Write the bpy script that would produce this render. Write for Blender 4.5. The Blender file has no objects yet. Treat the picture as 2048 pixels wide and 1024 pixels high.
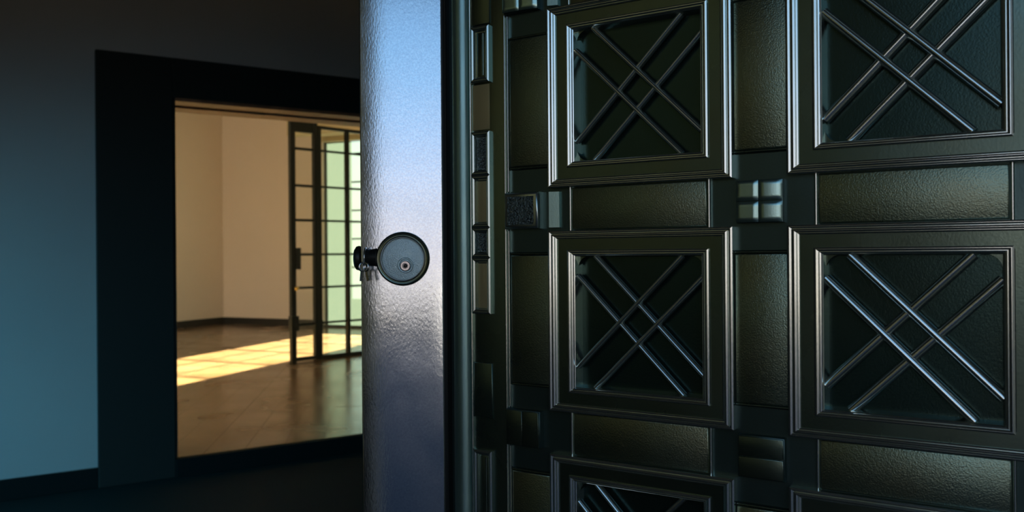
import bpy, bmesh, math, random
from mathutils import Matrix, Vector, noise
random.seed(4)
S = bpy.context.scene
COL = S.collection
R = math.radians

# ------------------------------------------------------------------ camera
EYE = 1.15
cam_d = bpy.data.cameras.new('camera')
cam = bpy.data.objects.new('camera', cam_d)
COL.objects.link(cam)
S.camera = cam
cam_d.sensor_fit = 'HORIZONTAL'
cam_d.sensor_width = 36.0
cam_d.lens = 36.0 * 1700.0 / 2048.0
cam_d.clip_start = 0.02
cam_d.shift_y = -4.0 / 2048.0
cam.matrix_world = Matrix.Translation((0, 0, EYE)) @ Matrix.Rotation(R(90), 4, 'X') @ Matrix.Rotation(R(-0.45), 4, 'Z')
cam_d.dof.use_dof = True
cam_d.dof.focus_distance = 0.90
cam_d.dof.aperture_fstop = 10.0

# ------------------------------------------------------------------ view, world, sun, large lights
vs = S.view_settings
S.display_settings.display_device = 'sRGB'
vs.view_transform = 'Standard'
vs.look = 'None'
vs.gamma = 1.0
vs.use_curve_mapping = False
vs.exposure = 0.0
S.cycles.use_denoising = True
S.cycles.max_bounces = 10
S.cycles.diffuse_bounces = 5
S.cycles.transparent_max_bounces = 16
S.cycles.sample_clamp_indirect = 6.0

W = bpy.data.worlds.new('world')
S.world = W
W.use_nodes = True
nt = W.node_tree
nt.nodes.clear()
wo = nt.nodes.new('ShaderNodeOutputWorld')
bg = nt.nodes.new('ShaderNodeBackground')
tc = nt.nodes.new('ShaderNodeTexCoord')
sp = nt.nodes.new('ShaderNodeSeparateXYZ')
cr = nt.nodes.new('ShaderNodeValToRGB')
nt.links.new(tc.outputs['Generated'], sp.inputs[0])
nt.links.new(sp.outputs['Z'], cr.inputs[0])
nt.links.new(cr.outputs[0], bg.inputs[0])
nt.links.new(bg.outputs[0], wo.inputs[0])
ramp = cr.color_ramp
STOPS = [(0.0, (.80, .69, .70)), (.06, (.85, .75, .79)), (.12, (.72, .74, .88)), (.18, (.53, .68, .96)), (.28, (.31, .55, .87)), (.5, (.14, .30, .57)), (1.0, (.08, .17, .42))]
while len(ramp.elements) > 1:
    ramp.elements.remove(ramp.elements[-1])
ramp.elements[0].position, ramp.elements[0].color = STOPS[0][0], STOPS[0][1] + (1,)
for p, c in STOPS[1:]:
    e = ramp.elements.new(p)
    e.color = c + (1,)
bg.inputs[1].default_value = 1.3

SUN_ELEV = 24.2
sd = bpy.data.lights.new('sun', 'SUN')
sd.energy = 280.0
sd.color = (1.0, .80, .56)
sd.angle = R(0.6)
sun = bpy.data.objects.new('sun', sd)
COL.objects.link(sun)
SUN_AZ = R(72.5)                                # it stands behind the far window, a little to the right
tosun = Vector((math.cos(R(SUN_ELEV)) * math.cos(SUN_AZ), math.cos(R(SUN_ELEV)) * math.sin(SUN_AZ), math.sin(R(SUN_ELEV))))
sun.rotation_euler = tosun.to_track_quat('Z', 'Y').to_euler()


def area(name, loc, target, sx, sy, energy, color, spread=180, portal=False):
    d = bpy.data.lights.new(name, 'AREA')
    d.shape = 'RECTANGLE'
    d.size, d.size_y = sx, sy
    d.energy, d.color, d.spread = energy, color, R(spread)
    if portal:
        d.cycles.is_portal = True
    o = bpy.data.objects.new(name, d)
    COL.objects.link(o)
    o.location = loc
    o.rotation_euler = (Vector(target) - Vector(loc)).to_track_quat('-Z', 'Y').to_euler()
    return o


# added cool fill light, out of view, brightening the wall beside the doorway
area('added_wall_fill', (-4.15, 1.1, 1.45), (-2.55, 4.2, -.25), 1.5, 1.0, 30.0, (.13, .62, .95), spread=75)


# added warm fill, out of view, lighting the front wall the door reflects
area('added_warm_fill', (-2.55, .0, 2.74), (-2.55, -.9, 1.15), 2.2, .2, 8.0, (1.0, .93, .60), spread=110)

# ------------------------------------------------------------------ helpers
def tag(o, label=None, cat=None, group=None, kind=None):
    if label: o['label'] = label
    if cat: o['category'] = cat
    if group: o['group'] = group
    if kind: o['kind'] = kind
    return o


def empty(name, loc=(0, 0, 0), rz=0.0):
    o = bpy.data.objects.new(name, None)
    COL.objects.link(o)
    o.location = loc
    o.rotation_euler = (0, 0, rz)
    o.empty_display_size = .05
    return o


class MB:
    def __init__(s):
        s.v, s.f = [], []

    def add(s, vs_, fs_):
        n = len(s.v)
        s.v += [tuple(p) for p in vs_]
        s.f += [tuple(i + n for i in f) for f in fs_]
        return s

    def box(s, x0, x1, y0, y1, z0, z1):
        return s.add([(x0, y0, z0), (x1, y0, z0), (x1, y1, z0), (x0, y1, z0), (x0, y0, z1), (x1, y0, z1), (x1, y1, z1), (x0, y1, z1)],
                     [(0, 3, 2, 1), (4, 5, 6, 7), (0, 1, 5, 4), (1, 2, 6, 5), (2, 3, 7, 6), (3, 0, 4, 7)])

    def plate(s, x0, x1, z0, z1, yb, yf, c):
        """a plate facing -y with a two-step rounded edge of width c"""
        loops = [(0, yb), (0, yf + c * .8), (c * .35, yf + c * .25), (c, yf)]
        s.ring(x0, x1, z0, z1, loops)
        n = len(s.v)
        s.f.append((n - 4, n - 3, n - 2, n - 1))
        return s

    def ring(s, x0, x1, z0, z1, prof, sx=1.0, sz=1.0):
        """mitred frame; prof = [(inset, y)...] walked from the outside in"""
        vs_, fs_ = [], []
        for (i, y) in prof:
            a, b = i * sx, i * sz
            vs_ += [(x0 + a, y, z0 + b), (x1 - a, y, z0 + b), (x1 - a, y, z1 - b), (x0 + a, y, z1 - b)]
        for k in range(len(prof) - 1):
            for j in range(4):
                j2 = (j + 1) % 4
                fs_.append((4 * k + j, 4 * k + j2, 4 * k + 4 + j2, 4 * k + 4 + j))
        return s.add(vs_, fs_)

    def prism(s, poly, z0, z1):
        n = len(poly)
        vs_ = [(x, y, z0) for x, y in poly] + [(x, y, z1) for x, y in poly]
        fs_ = [tuple(reversed(range(n))), tuple(range(n, 2 * n))] + [(i, (i + 1) % n, (i + 1) % n + n, i + n) for i in range(n)]
        return s.add(vs_, fs_)

    def sweep(s, a, b, prof):
        """straight bar from a to b (points in the x-z plane); prof = [(side offset, y)...], closed"""
        ax, az = a
        bx, bz = b
        L = math.hypot(bx - ax, bz - az)
        nx, nz = -(bz - az) / L, (bx - ax) / L
        n = len(prof)
        vs_ = [(ax + nx * o, y, az + nz * o) for o, y in prof] + [(bx + nx * o, y, bz + nz * o) for o, y in prof]
        fs_ = [(i, (i + 1) % n, (i + 1) % n + n, i + n) for i in range(n)] + [tuple(range(n)), tuple(range(n, 2 * n))]
        return s.add(vs_, fs_)

    def lathe(s, prof, n=32, axis='y', c=(0, 0, 0), caps=True):
        """prof = [(radius, along)...]"""
        vs_, fs_ = [], []
        for r, t in prof:
            for k in range(n):
                a = 2 * math.pi * k / n
                p, q = r * math.cos(a), r * math.sin(a)
                v = (p, t, q) if axis == 'y' else ((t, p, q) if axis == 'x' else (p, q, t))
                vs_.append((v[0] + c[0], v[1] + c[1], v[2] + c[2]))
        for i in range(len(prof) - 1):
            for k in range(n):
                k2 = (k + 1) % n
                fs_.append((i * n + k, i * n + k2, i * n + n + k2, i * n + n + k))
        m = (len(prof) - 1) * n
        if caps: fs_ += [tuple(range(n)), tuple(range(m, m + n))]
        return s.add(vs_, fs_)

    def tube(s, pts, r, n=10):
        pts = [Vector(p) for p in pts]
        vs_, fs_ = [], []
        for i, p in enumerate(pts):
            d = (pts[min(i + 1, len(pts) - 1)] - pts[max(i - 1, 0)]).normalized()
            u = d.orthogonal().normalized() if i == 0 else (u - d * u.dot(d)).normalized()
            w = d.cross(u)
            for k in range(n):
                a = 2 * math.pi * k / n
                vs_.append(p + u * r * math.cos(a) + w * r * math.sin(a))
        for i in range(len(pts) - 1):
            for k in range(n):
                k2 = (k + 1) % n
                fs_.append((i * n + k, i * n + k2, i * n + n + k2, i * n + n + k))
        fs_ += [tuple(range(n)), tuple(range(len(vs_) - n, len(vs_)))]
        return s.add(vs_, fs_)

    def mesh(s, name, m, smooth=None, bevel=0.0):
        me = bpy.data.meshes.new(name)
        me.from_pydata(s.v, [], s.f)
        bm = bmesh.new()
        bm.from_mesh(me)
        bmesh.ops.recalc_face_normals(bm, faces=bm.faces)
        if bevel:
            bmesh.ops.bevel(bm, geom=[e for e in bm.edges if len(e.link_faces) == 2 and e.calc_face_angle(0) > .6], offset=bevel, segments=2, affect='EDGES', profile=.6)
        if smooth:
            for f in bm.faces: f.smooth = True
            for e in bm.edges:
                if len(e.link_faces) == 2 and e.calc_face_angle(0) > R(smooth): e.smooth = False
        bm.to_mesh(me)
        bm.free()
        me.materials.append(m)
        return me

    def build(s, name, m, parent=None, smooth=None, bevel=0.0):
        return link(name, s.mesh(name, m, smooth, bevel), parent)


def link(name, me, parent=None, loc=None, rz=None):
    o = bpy.data.objects.new(name, me)
    COL.objects.link(o)
    if parent is not None: o.parent = parent
    if loc: o.location = loc
    if rz is not None: o.rotation_euler = (0, 0, rz)
    return o


# ------------------------------------------------------------------ materials
def mat(name, base, rough=.5, metal=0.0, bump=None, vary=None, spec=.5, coat=0.0, rvary=None, coords='Object', coat_rough=.2):
    """bump = (scale, strength, distance, stretch); vary = (scale, dark colour, amount)"""
    m = bpy.data.materials.new(name)
    m.use_nodes = True
    n, l = m.node_tree.nodes, m.node_tree.links
    b = n['Principled BSDF']
    b.inputs['Base Color'].default_value = base + (1,)
    b.inputs['Roughness'].default_value = rough
    b.inputs['Metallic'].default_value = metal
    b.inputs['Specular IOR Level'].default_value = spec
    b.inputs['Coat Weight'].default_value = coat
    b.inputs['Coat Roughness'].default_value = coat_rough
    t = n.new('ShaderNodeTexCoord')
    if vary:
        x = n.new('ShaderNodeTexNoise')
        x.inputs['Scale'].default_value = vary[0]
        x.inputs['Detail'].default_value = 5
        l.new(t.outputs[coords], x.inputs['Vector'])
        r = n.new('ShaderNodeMapRange')
        r.inputs['From Min'].default_value, r.inputs['From Max'].default_value = .35, .65
        r.inputs['To Max'].default_value = vary[2]
        l.new(x.outputs['Fac'], r.inputs['Value'])
        mx = n.new('ShaderNodeMix')
        mx.data_type = 'RGBA'
        mx.inputs[6].default_value = base + (1,)
        mx.inputs[7].default_value = vary[1] + (1,)
        l.new(r.outputs[0], mx.inputs[0])
        l.new(mx.outputs[2], b.inputs['Base Color'])
    if rvary:
        x = n.new('ShaderNodeTexNoise')
        x.inputs['Scale'].default_value = rvary[0]
        x.inputs['Detail'].default_value = 4
        l.new(t.outputs[coords], x.inputs['Vector'])
        r = n.new('ShaderNodeMapRange')
        r.inputs['From Min'].default_value, r.inputs['From Max'].default_value = .3, .7
        r.inputs['To Min'].default_value, r.inputs['To Max'].default_value = rough - rvary[1], rough + rvary[1]
        l.new(x.outputs['Fac'], r.inputs['Value'])
        l.new(r.outputs[0], b.inputs['Roughness'])
    if bump:
        mp = n.new('ShaderNodeMapping')
        mp.inputs['Scale'].default_value = bump[3] if len(bump) > 3 else (1, 1, 1)
        l.new(t.outputs[coords], mp.inputs['Vector'])
        x = n.new('ShaderNodeTexNoise')
        x.inputs['Scale'].default_value = bump[0]
        x.inputs['Detail'].default_value = 3
        l.new(mp.outputs[0], x.inputs['Vector'])
        bp = n.new('ShaderNodeBump')
        bp.inputs['Strength'].default_value = bump[1]
        bp.inputs['Distance'].default_value = bump[2]
        l.new(x.outputs['Fac'], bp.inputs['Height'])
        l.new(bp.outputs[0], b.inputs['Normal'])
    return m


def glass_mat(name, tint, gloss=.06):
    m = bpy.data.materials.new(name)
    m.use_nodes = True
    n, l = m.node_tree.nodes, m.node_tree.links
    n.clear()
    o = n.new('ShaderNodeOutputMaterial')
    t = n.new('ShaderNodeBsdfTransparent')
    g = n.new('ShaderNodeBsdfGlossy')
    mx = n.new('ShaderNodeMixShader')
    t.inputs[0].default_value = tint + (1,)
    g.inputs['Roughness'].default_value = .03
    mx.inputs[0].default_value = gloss
    l.new(t.outputs[0], mx.inputs[1])
    l.new(g.outputs[0], mx.inputs[2])
    l.new(mx.outputs[0], o.inputs[0])
    return m


def frosted_mat(name, col, gloss=.08, clear=0.0):
    m = bpy.data.materials.new(name)
    m.use_nodes = True
    n, l = m.node_tree.nodes, m.node_tree.links
    n.clear()
    o = n.new('ShaderNodeOutputMaterial')
    t = n.new('ShaderNodeBsdfTranslucent')
    g = n.new('ShaderNodeBsdfGlossy')
    mx = n.new('ShaderNodeMixShader')
    t.inputs[0].default_value = col + (1,)
    g.inputs['Roughness'].default_value = .2
    mx.inputs[0].default_value = gloss
    l.new(t.outputs[0], mx.inputs[1])
    l.new(g.outputs[0], mx.inputs[2])
    l.new(mx.outputs[0], o.inputs[0])
    if clear:
        tr = n.new('ShaderNodeBsdfTransparent')
        tr.inputs[0].default_value = (.86, 1.0, .84, 1)
        m2 = n.new('ShaderNodeMixShader')
        m2.inputs[0].default_value = clear
        l.new(mx.outputs[0], m2.inputs[1])
        l.new(tr.outputs[0], m2.inputs[2])
        l.new(m2.outputs[0], o.inputs[0])
    return m


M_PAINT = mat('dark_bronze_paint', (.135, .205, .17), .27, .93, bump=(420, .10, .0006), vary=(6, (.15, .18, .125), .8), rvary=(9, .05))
M_GRAIN = mat('grained_bronze_paint', (.23, .32, .24), .30, .94, bump=(800, .50, .0006), vary=(8, (.25, .27, .17), .9), rvary=(9, .05))
M_BED = mat('dark_bed_paint', (.08, .13, .12), .32, .85, bump=(500, .12, .0006), rvary=(10, .05))
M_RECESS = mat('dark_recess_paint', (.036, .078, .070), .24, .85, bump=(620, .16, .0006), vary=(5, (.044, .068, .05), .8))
M_FRAME = mat('small_frame_metal', (.50, .60, .55), .22, .95, bump=(300, .05, .0004))
M_TEAL = mat('teal_grey_metal', (.24, .40, .38), .34, .9, bump=(420, .10, .0006), rvary=(9, .05))
M_OLIVE = mat('olive_gold_paint', (.40, .35, .17), .5, .45, bump=(700, .3, .0005))
M_BAR = mat('polished_bronze', (.76, .84, .79), .19, .95, bump=(300, .05, .0004), vary=(20, (.66, .72, .62), .6))
M_HAMMER = mat('hammered_metal', (.20, .26, .24), .16, .95, bump=(480, 1.0, .004))
M_TILE = mat('brushed_steel_tile', (.42, .62, .54), .28, .95, bump=(600, .12, .0005))
M_EDGE = mat('satin_edge_metal', (.76, .85, .88), .16, 1.0, bump=(600, .15, .0006, (1, 1, .42)), vary=(480, (.58, .65, .72), .75), rvary=(14, .04))
M_RING = mat('bronze_lock_ring', (.34, .38, .28), .24, .95, bump=(200, .06, .0004))
M_DISC = mat('speckled_lock_face', (.66, .88, .90), .38, .9, bump=(1100, .8, .0008))
M_PLUG = mat('worn_steel', (.55, .52, .50), .25, .95, bump=(400, .1, .0004))
M_BLACK = mat('black_metal', (.02, .025, .025), .4, .5)
M_CHROME = mat('key_chrome', (.75, .78, .80), .15, 1.0)
M_PLASTER = mat('grey_plaster', (.46, .46, .45), .85, bump=(60, .15, .004), vary=(1.5, (.40, .41, .41), .6), spec=.2)
M_DARKCASE = mat('near_black_casing_paint', (.022, .028, .026), .55, bump=(40, .1, .002), spec=.15)
M_SKIRT = mat('black_skirting_paint', (.006, .012, .012), .7, spec=.1)
M_DARKFLOOR = mat('dark_hall_floor', (.012, .022, .021), .8, bump=(30, .1, .003), spec=.1)
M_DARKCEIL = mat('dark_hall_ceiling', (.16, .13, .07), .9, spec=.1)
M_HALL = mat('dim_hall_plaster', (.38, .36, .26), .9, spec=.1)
M_CREAM = mat('cream_plaster', (.70, .635, .58), .85, bump=(50, .12, .004), vary=(1.2, (.67, .605, .54), .5), spec=.2)
M_CEIL = mat('olive_ceiling', (.50, .45, .30), .9, spec=.15)
M_WOOD = mat('warm_floor_wood', (.165, .10, .05), .24, bump=(7, .12, .004, (1, .12, 1)), vary=(3, (.105, .056, .026), .8), spec=.5, rvary=(2, .06), coat=.25)
M_REDWOOD = mat('red_brown_lintel_wood', (.34, .15, .08), .5, bump=(20, .2, .003, (1, 8, 8)), vary=(14, (.16, .07, .04), .7))
M_STEEL = mat('black_glazing_steel', (.010, .016, .016), .45, .2)
M_BASE = mat('dark_baseboard_paint', (.018, .020, .018), .5)
M_BRASS = mat('brass', (.80, .62, .25), .2, 1.0)
M_OUT = mat('exterior_ground', (.022, .024, .032), .9)
M_OUTWALL = mat('exterior_render', (.16, .15, .13), .9)
M_GLASS = glass_mat('clear_glass', (.96, .98, .96))
M_FROST = frosted_mat('pale_green_frosted_glass', (.0085, .0132, .0112))
M_CLEARGREEN = frosted_mat('pale_green_half_clear_glass', (.021, .034, .029), clear=.6)

# ------------------------------------------------------------------ the setting
TH = R(33.0)                                   # doorway wall, turned towards the right
P0 = Vector((-1.944, 4.875, 0))                # left foot of the doorway opening
NF = -.11                                      # hall floor level, one low step below the room beyond
OW, OH, WT = 1.35, 2.06, .35                   # opening width, height, wall thickness

wall = empty('wall_left', P0, TH)
tag(wall, kind='structure')
MB().box(-2.75, 0, 0, WT, NF, 3.9).build('wall_plaster', M_PLASTER, wall)
MB().box(OW, 4.6, 0, WT, NF, 3.9).build('wall_plaster', M_PLASTER, wall)
MB().box(0, OW, 0, WT, OH + .002, 3.9).build('wall_plaster', M_PLASTER, wall)

cas = empty('trim_1', P0, TH)
tag(cas, kind='structure')
MB().box(-.40, 0, -.035, .0, NF, OH + .225).build('casing_jamb', M_DARKCASE, cas, bevel=.006)
MB().box(OW, OW + .40, -.035, .0, NF, OH + .225).build('casing_jamb', M_DARKCASE, cas, bevel=.006)
MB().box(0, OW, -.035, .0, OH, OH + .225).build('casing_head', M_DARKCASE, cas, bevel=.004)
MB().box(-.001, .012, -.03, WT, 0, OH).build('jamb_lining', M_DARKCASE, cas)
MB().box(OW - .012, OW + .001, -.03, WT, 0, OH).build('jamb_lining', M_DARKCASE, cas)
lin = MB()
for k, (a, b, d) in enumerate([(-.03, .09, .0), (.095, .2, .012), (.205, WT + .02, .0)]):
    MB().box(.012, OW - .012, a, b, OH - .02 + d, OH).build('lintel_board', M_REDWOOD, cas, bevel=.003)
MB().box(0, OW, -.05, .02, NF, -.004).build('threshold_riser', M_SKIRT, cas, bevel=.003)

bb = MB().box(-2.75, -.401, -.02, 0, NF, 0.0).build('baseboard_left', M_SKIRT, bevel=.004)
bb.location = P0
bb.rotation_euler = (0, 0, TH)
tag(bb, kind='structure')

# the hall the camera stands in
fl = MB()
fl.prism([(-4.3, -.8), (1.72, -.8), (1.72, 7.4), (-.5, 5.95), (-4.3, 3.45)], NF - .1, NF)
tag(fl.build('floor', M_DARKFLOOR), kind='structure')
ce = MB()
ce.prism([(-4.3, -.9), (1.72, -.9), (1.72, 7.2), (-4.3, 3.3)], 2.9, 3.0)
tag(ce.build('ceiling', M_DARKCEIL), kind='structure')
tag(MB().box(-4.3, -4.2, -.9, 3.45, NF, 2.9).build('wall_west', M_HALL), kind='structure')
fw = empty('wall_front')
tag(fw, kind='structure')
MB().box(-4.2, -.86, -1.0, -.8, NF, 2.9).build('wall_plaster', M_HALL, fw)
MB().box(-.86, .72, -1.0, -.8, 2.38, 2.9).build('wall_plaster', M_HALL, fw)
MB().box(.72, 1.72, -1.0, .46, NF, 2.9).build('wall_plaster', M_HALL, fw)
for nm, bx_ in (('added_dado_front', (-4.2, -.86, -.8, -.78)), ('added_dado_west', (-4.2, -4.18, -.78, 3.4))):
    tag(MB().box(*bx_, NF, .70).build(nm, M_DARKCASE, bevel=.004), kind='structure')  # unseen dark dado, added to darken the door's low reflections
tag(MB().box(-3.7, -1.4, -.12, .12, 2.76, 2.9).build('added_light_housing', M_BLACK, bevel=.01), kind='structure')  # housing made up to go with the added warm fill
we = empty('wall_east')
tag(we, kind='structure')
MB().box(1.62, 1.72, .46, 7.3, NF, 2.9).build('wall_plaster', M_HALL, we)
w2 = empty('added_blind_window')  # made-up window on a solid wall, added to go with the cool fill
tag(w2, kind='structure')
MB().box(-4.198, -4.16, .3, 1.9, .85, .91).box(-4.198, -4.16, .3, 1.9, 1.99, 2.05).build('window_frame', M_STEEL, w2)
for y in (.3, 1.07, 1.84):
    MB().box(-4.198, -4.16, y, y + .06, .91, 1.99).build('mullion', M_STEEL, w2)
for y in (.36, 1.13):
    MB().box(-4.19, -4.18, y, y + .71, .91, 1.99).build('pane', M_FROST, w2)
area('entrance_portal', (-.07, -.82, 1.13), (-.07, 2, 1.13), 1.58, 2.5, 1, (1, 1, 1), portal=True)

# outside ground
tag(MB().prism([(-60, -60), (60, -60), (60, -1.0), (-60, -1.0)], -.5, -.3).build('ground', M_OUT), kind='structure')

tag(MB().box(-11, 8, -1.0, -.6, 3.0, 8.5).build('added_shade_wall', M_OUTWALL), kind='structure')  # unseen upper wall, added to keep the sun off the forecourt
tag(MB().box(-11, -4.3, -1.0, -.8, -.3, 3.0).box(1.72, 8, -1.0, -.8, -.3, 3.0).build('wall_outside', M_OUTWALL), kind='structure')

tag(MB().box(-40, 40, -16.4, -16.0, -.3, .38).build('added_glare_screen', M_OUT), kind='structure')  # unseen low wall, added to hide sunlit ground from the door's reflections

# the room beyond: frame with x along the long axis, y to the left
TE = math.atan2(.908, .419)
ROOM = empty('room_frame')
EX = Vector((math.cos(TE), math.sin(TE), 0))
EY = Vector((-math.sin(TE), math.cos(TE), 0))
bpy.data.objects.remove(ROOM)
YR, YL, XB, HC = 2.8, 10.55, 11.1, 3.8


def ef(x, y):
    p = EX * x + EY * y
    return (p.x, p.y)


def world_to_e(p):
    return (p.dot(EX), p.dot(EY))


def room_obj(o, kind='structure'):
    o.rotation_euler = (0, 0, TE)
    return tag(o, kind=kind)


room_obj(MB().box(-4.5, XB + .2, YL, YL + .2, -.1, HC).build('wall_west', M_CREAM))
bw = room_obj(empty('wall_back'))
MB().box(XB, XB + .2, 8.46, YL, -.1, HC).build('wall_plaster', M_CREAM, bw)
MB().box(XB, XB + .2, YR - .2, 8.46, 3.0, HC).build('wall_plaster', M_CREAM, bw)
MB().box(XB, XB + .2, YR - .2, 8.46, -.1, .04).build('window_sill', M_BASE, bw)
sof = room_obj(empty('trim_2'))
MB().box(9.75, XB, YR, 8.05, 2.95, HC).build('bulkhead', M_CEIL, sof)
MB().box(9.75, 9.9, YR, 8.05, 2.87, 2.95).build('bulkhead_beam', M_CEIL, sof)
MB().box(10.55, 10.65, YR, 8.05, 2.88, 2.95).build('bulkhead_beam', M_CEIL, sof)
room_obj(MB().box(5.45, XB + .2, YR - .2, YR, -.1, HC).build('wall_right', M_CREAM))
w3 = room_obj(empty('window_3'))
CY0, CY1 = 6.60, 7.95                           # the pane that lets the sun through
for y0, y1, z0, z1, m in ((CY1, 8.44, .04, 3.0, M_FROST), (CY0, CY1, .04, .46, M_FROST), (CY0, CY1, .46, 3.0, M_CLEARGREEN), (4.8, CY0, .04, 3.0, M_FROST), (YR, 4.8, .04, 3.0, M_FROST)):
    MB().add([(XB + .08, y0, z0), (XB + .08, y1, z0), (XB + .08, y1, z1), (XB + .08, y0, z1)], [(0, 1, 2, 3)]).build('pane', m, w3)
for y in (7.08, 7.52):
    MB().box(XB + .07, XB + .09, y, y + .025, .46, 3.0).build('mullion', M_STEEL, w3)
for z in (.95, 1.4, 1.85, 2.3, 2.75):
    MB().box(XB + .07, XB + .09, CY0, CY1, z, z + .022).build('glazing_bar', M_STEEL, w3)
MB().box(XB + .05, XB + .12, 8.43, 8.46, .04, 3.0).build('window_frame', M_STEEL, w3)
ceil2 = room_obj(MB().prism([(-4.6, YL + .2), (XB + .2, YL + .2), (XB + .2, YR - .2), (4.7, YR - .2)][::-1], HC, HC + .15).build('ceiling', M_CEIL))
room_obj(MB().box(-4.3, XB, YL - .025, YL, 0, .115).build('baseboard_west', M_BASE, bevel=.004))
room_obj(MB().box(XB - .025, XB, 8.46, YL - .026, 0, .115).build('baseboard_back', M_BASE, bevel=.004))

# floor of the room beyond: boards, clipped to the room
def clip(poly, nx, ny, d):
    out = []
    for i in range(len(poly)):
        a, b = poly[i], poly[(i + 1) % len(poly)]
        da, db = a[0] * nx + a[1] * ny - d, b[0] * nx + b[1] * ny - d
        if da <= 0: out.append(a)
        if (da < 0 < db) or (db < 0 < da):
            t = da / (da - db)
            out.append((a[0] + (b[0] - a[0]) * t, a[1] + (b[1] - a[1]) * t))
    return out


wn = Vector((-math.sin(TH), math.cos(TH)))
planes = [(-wn.x, -wn.y, -(wn.x * P0.x + wn.y * P0.y) + .012), (EX.x, EX.y, XB - .026), (EY.x, EY.y, YL - .026), (-EY.x, -EY.y, -YR)]
floor2 = empty('floor')
tag(floor2, kind='structure')
AB = R(98)                                      # direction the boards run in
bx, by = (math.cos(AB), math.sin(AB)), (math.sin(AB), -math.cos(AB))
under = [(-14, -2), (4, -2), (4, 18), (-14, 18)]
for p in planes: under = clip(under, *p)
MB().prism(under, -.1, -.022).build('subfloor', M_BASE, floor2)
bw_ = .22
for i in range(59):
    a = -8.8 + i * bw_
    seg0 = 1.2 + random.random() * 2.8
    for j in range(5):
        s0, s1 = seg0 + j * 2.8, seg0 + (j + 1) * 2.8 - .0015
        q = []
        for (t, u) in ((s0, a), (s1, a), (s1, a + bw_ - .0018), (s0, a + bw_ - .0018)):
            q.append((t * bx[0] + u * by[0], t * bx[1] + u * by[1]))
        for p in planes:
            if q: q = clip(q, *p)
        if len(q) < 3: continue
        ar = abs(sum(q[k][0] * q[(k + 1) % len(q)][1] - q[(k + 1) % len(q)][0] * q[k][1] for k in range(len(q)))) / 2
        if ar < .002: continue
        h = random.uniform(-.0006, .0006)
        MB().prism(q, -.02, h).build('floor_board', M_WOOD, floor2)

# ------------------------------------------------------------------ glazed steel door and screen in the room beyond
G0 = Vector((-2.376, 9.14, 0))
TG = math.atan2(.73, .68)
MUN = (.405, .80, 1.163, 1.535, 1.91, 2.31)
gd = empty('glazed_door', G0, TG)
tag(gd, 'narrow black steel glazed door leaf with solid top rail and dark lock box', 'door', kind='thing')
MB().box(-.012, .048, -.025, .025, 0, 2.65).build('stile', M_STEEL, gd, bevel=.004)
MB().box(.285, .330, -.025, .025, 0, 2.67).build('stile', M_STEEL, gd, bevel=.004)
MB().box(.048, .285, -.022, .022, 2.49, 2.65).build('top_rail', M_STEEL, gd, bevel=.003)
MB().box(.048, .285, -.022, .022, .012, .05).build('bottom_rail', M_STEEL, gd, bevel=.003)
for z in MUN:
    MB().box(.048, .285, -.012, .012, z - .014, z + .014).build('glazing_bar', M_STEEL, gd)
edges = [.05] + list(MUN) + [2.49]
for a, b in zip(edges[:-1], edges[1:]):
    MB().box(.046, .287, -.003, .003, a + .010, b - .010).build('pane', M_GLASS, gd)
lb = MB().box(.052, .098, -.045, .04, 1.0, 1.235).build('lock_box', M_STEEL, gd, bevel=.006)
kb = MB().lathe([(.004, -.11), (.018, -.105), (.024, -.085), (.016, -.066), (.009, -.05), (.009, -.02)], 16, 'y', (.012, 0, .80)).build('door_knob', M_BRASS, gd, smooth=50)
tag(kb, 'small bright brass knob')
MB().box(-.022, .07, -.04, .03, .34, .50).build('hinge_block', M_STEEL, gd, bevel=.006)

gs = empty('steel_screen', G0, TG)
tag(gs, 'wide black steel glazed screen of green lit panes beside the narrow leaf', 'screen', kind='thing')
posts = [.334, .716, 1.06, 1.40, 1.74]
for k, x in enumerate(posts):
    MB().box(x, x + (.046 if k in (0, 4) else .042), -.025, .025, 0, 2.585).build('post', M_STEEL, gs, bevel=.004)
MB().box(.380, 1.74, -.02, .02, 2.55, 2.585).build('top_rail', M_STEEL, gs, bevel=.003)
MB().box(.380, 1.74, -.022, .022, .0, .045).build('bottom_rail', M_STEEL, gs, bevel=.003)
for a, b in zip(posts[:-1], posts[1:]):
    x0 = a + .046 if a == posts[0] else a + .042
    for z in MUN:
        MB().box(x0, b, -.011, .011, z - .012, z + .012).build('glazing_bar', M_STEEL, gs)
    ed = [.045] + list(MUN) + [2.55]
    for z0, z1 in zip(ed[:-1], ed[1:]):
        MB().box(x0 - .002, b + .002, -.003, .003, z0 + .009, z1 - .009).build('pane', M_GLASS, gs)

# ------------------------------------------------------------------ the panelled metal door
TD = R(33.0)
CX, CY = -.0790, .985
DZ = NF + .01
door = empty('panelled_door', (CX, CY, DZ), -TD)
tag(door, 'massive dark bronze metal door standing open, with crossed-bar coffers and a pale lock edge', 'door', kind='thing')
E = EYE - DZ                                   # eye level in the door's own height
Z0, Z1 = 0.0, 2.25
DW = .90


def V(v):
    return E + v


MB().box(.0, DW, .016, .060, Z0, Z1).build('door_slab', M_BED, door, bevel=.002)

# edge stile, a wedge that turns the lock edge towards the hall
MB().prism([(.0045, .0), (0, .0), (-.0795, -.0515), (-.125, .019), (-.10, .060), (.0045, .060)], Z0, Z1).build('edge_stile', M_BLACK, door, bevel=.0012)
ep = MB().plate(-.0958, -.0005, Z0, Z1, .001, -.0025, .0016).build('edge_plate', M_EDGE, door, smooth=40)
ep.rotation_euler = (0, 0, TD)
tag(ep, 'pale blue-grey satin metal edge plate')
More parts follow.
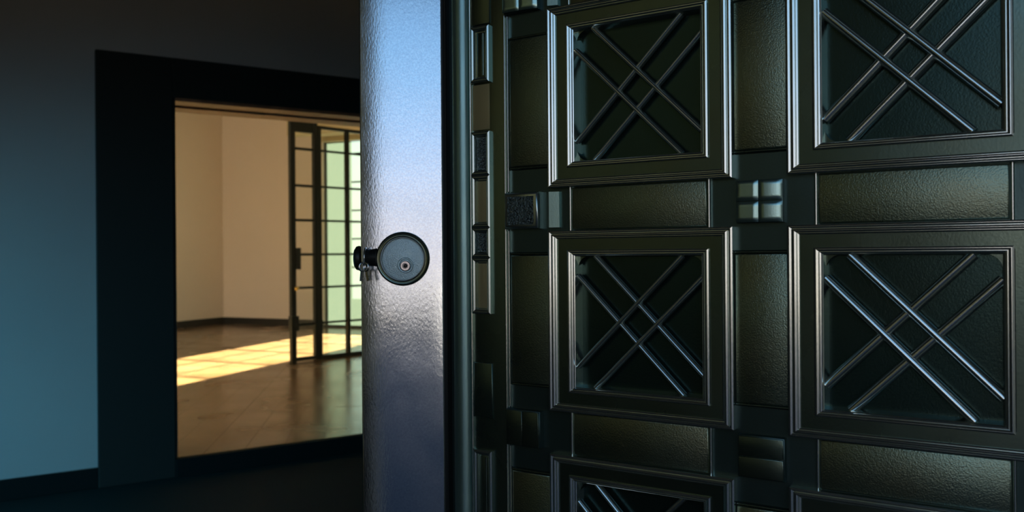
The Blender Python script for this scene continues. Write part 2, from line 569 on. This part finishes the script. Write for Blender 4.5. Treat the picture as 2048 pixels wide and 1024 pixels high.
# a line scored down the plate and a plug screw
sc = MB().lathe([(.0046, -.0023), (.0044, -.0027), (.0036, -.0027), (.0035, -.0022), (.0031, -.0022), (.0030, -.0027), (.0001, -.0027)], 28, 'y', (-.0752, 0, V(-.0615))).build('plug_screw', M_EDGE, ep, smooth=20)

# the lock
LX, LZ = -.0468, V(-.0045)
lock = MB().lathe([(.0305, -.002), (.0312, -.006), (.0305, -.0095), (.0288, -.0112), (.0276, -.0108), (.0270, -.0096), (.0264, -.0098), (.0263, -.0030)], 72, 'y', caps=False).build('lock_ring', M_RING, door, smooth=35)
lock.rotation_euler = (0, 0, TD)


def strip_local(x, y=0.0):
    c, s_ = math.cos(TD), math.sin(TD)
    return (x * c - y * s_, x * s_ + y * c)


lx, ly = strip_local(LX)
lock.location = (lx, ly, LZ)
MB().lathe([(.0263, -.0090), (.0262, -.0106), (.0256, -.0111), (.0250, -.0108), (.0246, -.0090), (.0246, -.0030)], 72, 'y', caps=False).build('bright_lip', M_PLUG, lock, smooth=35)
MB().lathe([(.0247, -.0030), (.0244, -.0044), (.0225, -.0052), (.0001, -.0052)], 64, 'y').build('lock_face', M_DISC, lock, smooth=35)
MB().lathe([(.0092, -.0050), (.0092, -.0060), (.0084, -.0066), (.0072, -.0064), (.0064, -.0056), (.0056, -.0056)], 36, 'y', (.0030, 0, -.0075)).build('keyhole_collar', M_DISC, lock, smooth=35)
MB().lathe([(.0060, -.0050), (.0060, -.0076), (.0052, -.0086), (.0034, -.0086), (.0026, -.0078), (.0018, -.0070), (.0012, -.0056)], 28, 'y', (.0030, 0, -.0082)).build('lock_plug', M_PLUG, lock, smooth=35)
MB().lathe([(.0013, -.0054), (.0013, -.0071), (.0003, -.0072)], 14, 'y', (.0030, 0, -.0082)).build('keyhole', M_BLACK, lock)
# dark stem leaving the ring to the left, and the knob on the side of the edge
MB().lathe([(.0105, -.029), (.0096, -.0345), (.0088, -.0375), (.0100, -.0395), (.0094, -.0420), (.0070, -.0432), (.0002, -.0435)], 28, 'x', (0, -.0098, .0018)).build('stem', M_BLACK, lock, smooth=40)
knob = MB().lathe([(.0060, -.0925), (.0066, -.0960), (.0138, -.0985), (.0146, -.1010), (.0138, -.1040), (.0105, -.1062), (.0050, -.1073), (.0002, -.1075)], 36, 'x', (0, .0165, 0)).build('door_knob', M_BLACK, door, smooth=40)
knob.rotation_euler = (0, 0, TD)
knob.location = (0, 0, V(-.0035))

# keys hanging from the stem
kx = Vector((CX - .0885, CY - .0105, EYE - .0040))
keys = empty('hanging_keys', kx)
tag(keys, 'small chrome keys hanging on a wire ring from the dark lock stem', 'keys', kind='thing')
ringpts = [(0, .0112 * math.sin(a), .0010 + .0112 * math.cos(a)) for a in [2 * math.pi * k / 28 for k in range(28)]]
MB().tube(ringpts + [ringpts[0]], .0009, 8).build('key_ring', M_CHROME, keys, smooth=60)
for k, (dx, tilt, yy) in enumerate([(-.0018, .10, -.0118), (.0016, -.16, -.0128)]):
    kb_ = MB()
    bow = [(.0034 * math.sin(a) * 1.0, 0, -.0042 + .0046 * math.cos(a)) for a in [2 * math.pi * q / 18 for q in range(19)]]
    kb_.tube(bow, .0013, 8)
    kb_.box(-.0015, .0015, -.0006, .0006, -.0205, -.0086)
    kb_.box(.0010, .0028, -.0006, .0006, -.0195, -.0175)
    kb_.box(.0010, .0024, -.0006, .0006, -.0165, -.0150)
    o = kb_.build('key', M_CHROME, keys, smooth=50)
    o.location = (dx, yy, -.0050)
    o.rotation_euler = (0, tilt, .5 - k)

# --- lock side of the face: astragal moulding, groove beads, narrow plates
n = 18
ar = [( .0248 - .0121 * math.cos(math.pi * k / n), .004 - .0105 * math.sin(math.pi * k / n)) for k in range(n + 1)]
MB().prism([(.0127, .016)] + ar + [(.0369, .016)], Z0, Z1).build('astragal', M_TEAL, door, smooth=40)
MB().box(.0040, .0127, .008, .018, Z0, Z1).build('astragal_fillet', M_BED, door)


def bead_mesh(w, h, L, m=M_BAR, along='z'):
    k = 8
    pr = [(w / 2 * -math.cos(math.pi * q / k), -h * math.sin(math.pi * q / k)) for q in range(k + 1)]
    b = MB()
    b.sweep((0, 0), (0, L) if along == 'z' else (L, 0), pr)
    return b.mesh('bead', m, smooth=50)


def bead(parent, x, z, L, y, w=.0026, h=.002, along='z', m=None, name='bead'):
    return link(name, bead_mesh(w, h, L, m or M_BAR, along), parent, (x, y, z))


stile = MB().plate(.0369, .0850, Z0, Z1, .018, .0022, .0012).build('lock_stile', M_PAINT, door, smooth=40)
bead(stile, .0392, Z0, Z1, .0022, .0028, .0030, m=M_BAR)
bead(stile, .0862, Z0, Z1, .004, .0024, .0046, m=M_BAR)
NX0, NX1 = .0412, .0665


def framed(v0, v1, kind):
    fr = MB().ring(NX0, NX1, V(v0), V(v1), [(0, .004), (0, -.0020), (.0018, -.0029), (.0026, -.0029), (.0044, -.0020), (.0056, .0012), (.0066, .0014)]).build('small_frame', M_FRAME, door)
    if kind == 'hammer':
        hammer_mesh(NX1 - NX0 - .0120, v1 - v0 - .0120, 7, 18).location = (0, 0, 0)
        o = bpy.context.scene.objects[HAM[-1]]
        o.parent = fr
        o.location = (NX0 + .0060, .0002, V(v0) + .0060)
    else:
        MB().plate(NX0 + .0062, NX1 - .0062, V(v0) + .0062, V(v1) - .0062, .003, .0012, .0008).build('inset_plate', M_OLIVE if kind == 'inset' else M_PAINT, fr, smooth=40)
        if kind == 'fillet':
            bead(fr, (NX0 + NX1) / 2 + .003, V(v0) + .008, v1 - v0 - .016, .0012, .0030, .0014, m=M_PAINT)
    return fr


HAM = []


def hammer_mesh(w, h, nx, nz, amp=.0004):
    b = MB()
    vs_, fs_ = [], []
    for j in range(nz + 1):
        for i in range(nx + 1):
            edge = min(i, nx - i, j, nz - j) > 0
            p = Vector((i * .9 + len(HAM) * 7, j * .9, 0))
            d = noise.noise(p * 1.7) * amp + random.uniform(-.5, .5) * amp if edge else 0
            vs_.append((w * i / nx, -.0014 * (1 if edge else 0) - d, h * j / nz))
    for j in range(nz):
        for i in range(nx):
            k = j * (nx + 1) + i
            fs_.append((k, k + 1, k + nx + 2, k + nx + 1))
    b.add(vs_, fs_)
    o = b.build('hammered_plate', M_HAMMER, door, smooth=80)
    HAM.append(o.name)
    return o


framed(.193, .256, 'fillet')
framed(.0888, .1376, 'hammer')
framed(.0300, .0886, 'inset')
framed(-.0037, .0298, 'hammer')
framed(-.0668, -.0039, 'inset')
framed(-.312, -.220, 'fillet')
for a, b in ((.258, .46), (-.1837, -.122), (-.47, -.318)):
    MB().plate(NX0, NX1, V(a), V(b), .004, .0002, .0012).build('flat_plate', M_PAINT, door, smooth=40)
MB().plate(NX0, NX1 - .002, V(.140), V(.191), .004, .0016, .0006).build('flat_plate', M_OLIVE, door, smooth=40)

# --- coffers, rails and blocks on their grid
CU, CW, PU = .1425, .2000, .2505
T0, CH, PV = .2605, .1905, .2365
rows = [-1, 0, 1, 2]
tops = {r: T0 - PV * r for r in rows}
cols = [0, 1, 2]
RAILC = [(.0875, .1425)] + [(CU + CW + PU * k, CU + PU * (k + 1)) for k in range(2)]

OUT = [(0, .010), (0, -.0040), (.0014, -.0047), (.0018, -.0047), (.0033, -.0039), (.0035, -.0028), (.0040, -.0028), (.0042, -.0050), (.0056, -.0057), (.0060, -.0057), (.0074, -.0049), (.0076, -.0034), (.0080, -.0034), (.0082, -.0041), (.0094, -.0034), (.0095, -.0018)]
INN = [(0, -.0012), (.0002, -.0040), (.0015, -.0047), (.0021, -.0047), (.0036, -.0038), (.0038, -.0026), (.0044, -.0026), (.0046, -.0036), (.0058, -.0030), (.0062, -.0016), (.0070, -.0010), (.0078, .0050), (.0085, .0128)]
MARG_X, MARG_Z = 1.12, .90
_shared = {}


def coffer(col, row):
    x0, z1 = CU + PU * col, V(tops[row])
    x1, z0 = x0 + CW, z1 - CH
    root = empty('coffer')
    root.parent = door
    root.location = (x0, 0, z0)
    w, h = CW, CH
    if 'outer' not in _shared:
        _shared['outer'] = MB().ring(0, w, 0, h, OUT, MARG_X, MARG_Z).mesh('outer_moulding', M_BAR)
        a, c = .0095 * MARG_X, .0095 * MARG_Z
        _shared['field'] = MB().ring(a, w - a, c, h - c, [(0, .012), (0, -.0020), (.0120, -.0020), (.0120, .012)], 1.0, 1.18).mesh('coffer_field', M_PAINT)
        a2, c2 = .0205 * MARG_X, .0205 * MARG_Z + .0018
        _shared['a2'] = (a2, c2)
        _shared['inner'] = MB().ring(a2, w - a2, c2, h - c2, INN, MARG_X, MARG_Z).mesh('inner_moulding', M_BAR)
        a3, c3 = a2 + .0085 * MARG_X - .001, c2 + .0085 * MARG_Z - .001
        _shared['a3'] = (a3, c3)
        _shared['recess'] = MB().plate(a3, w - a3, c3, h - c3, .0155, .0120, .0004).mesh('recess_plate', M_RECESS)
    for nm in ('outer', 'field', 'inner', 'recess'):
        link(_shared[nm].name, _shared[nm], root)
    a3, c3 = _shared['a3']
    rw_, rh_ = w - 2 * a3, h - 2 * c3
    bw2 = .0058 if col == 0 else .0088

    def P(a, b):
        return (a3 + a * rw_, c3 + b * rh_)
    back = [(P(.15, 1.0), P(1.0, .15)), (P(.0, .85), P(.85, .0))]
    fore = [(P(.85, 1.0), P(.0, .15)), (P(1.0, .85), P(.15, .0))]
    swap = (col == 0 and row == 1)
    for grp, top in ((back, not swap), (fore, swap)):
        for (p, q) in grp:
            y0 = .0014 if top else .0030
            o_ = bw2 / 2
            hgt = .0048 if col == 0 else .0060
            pr = [(-o_, y0 + hgt * .9), (-o_, y0 + hgt * .35), (-o_ * .62, y0 - hgt * .10), (-o_ * .2, y0 - hgt * .32), (o_ * .2, y0 - hgt * .32), (o_ * .62, y0 - hgt * .10), (o_, y0 + hgt * .35), (o_, y0 + hgt * .9)]
            MB().sweep(p, q, pr).build('crossbar', M_BAR, root, smooth=50)
    # rounded corner fillets in the recess
    for (cx, cz, sx, sz) in ((0, 0, 1, 1), (0, 1, 1, -1)) if row != 1 else ((0, 1, 1, -1), (1, 1, -1, -1)):
        r_ = .0125
        px, pz = P(cx, cz)
        pts = [(px, pz)] + [(px + sx * r_ * (1 - math.sin(t)), pz + sz * r_ * (1 - math.cos(t))) for t in [math.pi / 2 * q / 6 for q in range(7)]]
        mb = MB()
        m_ = len(pts)
        mb.add([(x, .0124, z) for x, z in pts] + [(x, .0050, z) for x, z in pts], [tuple(range(m_)), tuple(range(m_, 2 * m_))] + [(i, (i + 1) % m_, (i + 1) % m_ + m_, i + m_) for i in range(m_)])
        mb.build('corner_fillet', M_PAINT, root)
    return root


for c_ in cols:
    for r_ in rows:
        coffer(c_, r_)


def rail_panel(parent, x0, x1, z0, z1):
    o = MB().plate(x0, x1, z0, z1, .006, .0008, .0014).build('rail_panel', M_GRAIN, parent, smooth=40)
    return o


def block(kind, cx, cz, w=.043, h=.0395):
    """square boss where two rails cross"""
    b = empty('rail_boss')
    b.parent = door
    b.location = (cx, 0, cz)
    if kind == 'tiles':
        MB().plate(-w / 2, w / 2, -h / 2, h / 2, .006, -.0020, .0010).build('boss_base', M_BED, b)
        for i in (0, 1):
            for j in (0, 1):
                tw, th = w / 2 - .0008, h / 2 - .0008
                N = 8
                vs_, fs_ = [], []
                for q in range(N + 1):
                    for p in range(N + 1):
                        a, d = p / N, q / N
                        edge = min(a, 1 - a, d, 1 - d)
                        gx = (i + a) / 2
                        dome = .0030 * (1 - gx ** 4)
                        ed = 0 if edge == 0 else .0016
                        vs_.append((tw * (a if edge or True else a), -.0018 - ed - dome, th * d))
                for q in range(N):
                    for p in range(N):
                        k = q * (N + 1) + p
                        fs_.append((k, k + 1, k + N + 2, k + N + 1))
                t = MB().add(vs_, fs_).build('tile', M_TILE, b, smooth=40)
                t.location = (-w / 2 + .0004 + i * (w / 2), 0, -h / 2 + .0004 + j * (h / 2))
    elif kind == 'hammer':
        MB().plate(-w / 2, w / 2, -h / 2, h / 2, .006, -.0046, .0030).build('boss_base', M_FRAME, b, smooth=40)
        o = hammer_mesh(w - .0065, h - .0055, 16, 15, .0005)
        o.parent = b
        o.location = (-w / 2 + .0030, -.0036, -h / 2 + .0028)
    else:
        MB().plate(-w / 2, w / 2, -h / 2, h / 2, .006, -.0034, .0008).build('boss_base', M_BED, b, smooth=40)
        if kind == 'worn_cross':
            parts_ = [(-w / 2 + .001, w / 2 - .001, .0006, h / 2 - .001), (-w / 2 + .001, w / 2 - .001, -h / 2 + .001, -.0002)]
        else:
            parts_ = [(-w / 2 + .001, -.0004, -h / 2 + .001, h / 2 - .001), (.0004, w / 2 - .001, -h / 2 + .001, h / 2 - .001)]
        for k, (a0, a1, d0, d1) in enumerate(parts_):
            MB().plate(a0, a1, d0, d1, -.0030, -.0048 - .0003 * k, .0006).build('tile', M_PAINT, b, smooth=40)
    return b


gapc = {r: (tops[r] - CH + (tops[r] - PV)) / 2 for r in rows}       # centre of the rail below each row
BH = .0395
for k, (u0, u1) in enumerate(RAILC):
    rail = MB().box(u0, u1, .0052, .018, Z0, Z1).build('upright_rail', M_BED, door)
    cu = (u0 + u1) / 2
    for r in [-2] + rows[:-1] + [2]:
        # panel beside row r+1, between the bosses at gapc[r] and gapc[r+1]
        up = gapc[-1] + PV if r == -2 else gapc[r]
        dn = up - PV
        if r == 2: continue
        z1, z0 = V(up - .0485), V(dn + .0485)
        x0 = u0 + (.0045 if k == 0 else .0006)
        rail_panel(rail, x0, u1 - .0006, z0, z1)
        for z in (z1 + .0016, z0 - .0016):
            bead(rail, x0, z, u1 - x0 - .0006, .0052, .0038, .0040, along='x', m=M_PAINT)
        if k == 0:
            bead(rail, .0893, V(dn + BH / 2 + .002), PV - BH - .004, .0052, .0022, .0044, m=M_BAR)
    for r in rows:
        cz = V(gapc[r])
        if k == 0:
            block({0: 'hammer', 1: 'worn_upright'}.get(r, 'tiles'), .1085, cz, .0435, BH)
        else:
            block({0: 'tiles', 1: 'worn_cross'}.get(r, 'tiles'), cu, cz, .043, BH)
for c_ in cols:
    x0, x1 = CU + PU * c_, CU + PU * c_ + CW
    for r in rows:
        zc = V(gapc[r])
        z0, z1 = zc - (PV - CH) / 2, zc + (PV - CH) / 2
        rail = MB().box(x0, x1, .0052, .018, z0, z1).build('cross_rail', M_BED, door)
        rail_panel(rail, x0 + .0265, x1 - .0265, z0 + .0010, z1 - .0010)
        for x in (x0 + .0243, x1 - .0243):
            bead(rail, x, z0, z1 - z0, .0052, .0040, .0046, m=M_BAR)
        if c_ == 0 and r in (-1, 0):
            # slanted end plate that turns to the light
            mb = MB()
            a0, a1 = x0 - .0005, x0 + .0105
            mb.add([(a0, .0052, z0 + .004), (a1, .0052, z0 + .004), (a1, .0052, z1 - .004), (a0, .0052, z1 - .004),
                    (a0, -.0008, z0 + .004), (a1, .0024, z0 + .004), (a1, .0024, z1 - .004), (a0, -.0008, z1 - .004)],
                   [(0, 3, 2, 1), (4, 5, 6, 7), (0, 1, 5, 4), (1, 2, 6, 5), (2, 3, 7, 6), (3, 0, 4, 7)])
            mb.build('end_plate', M_TILE, rail)
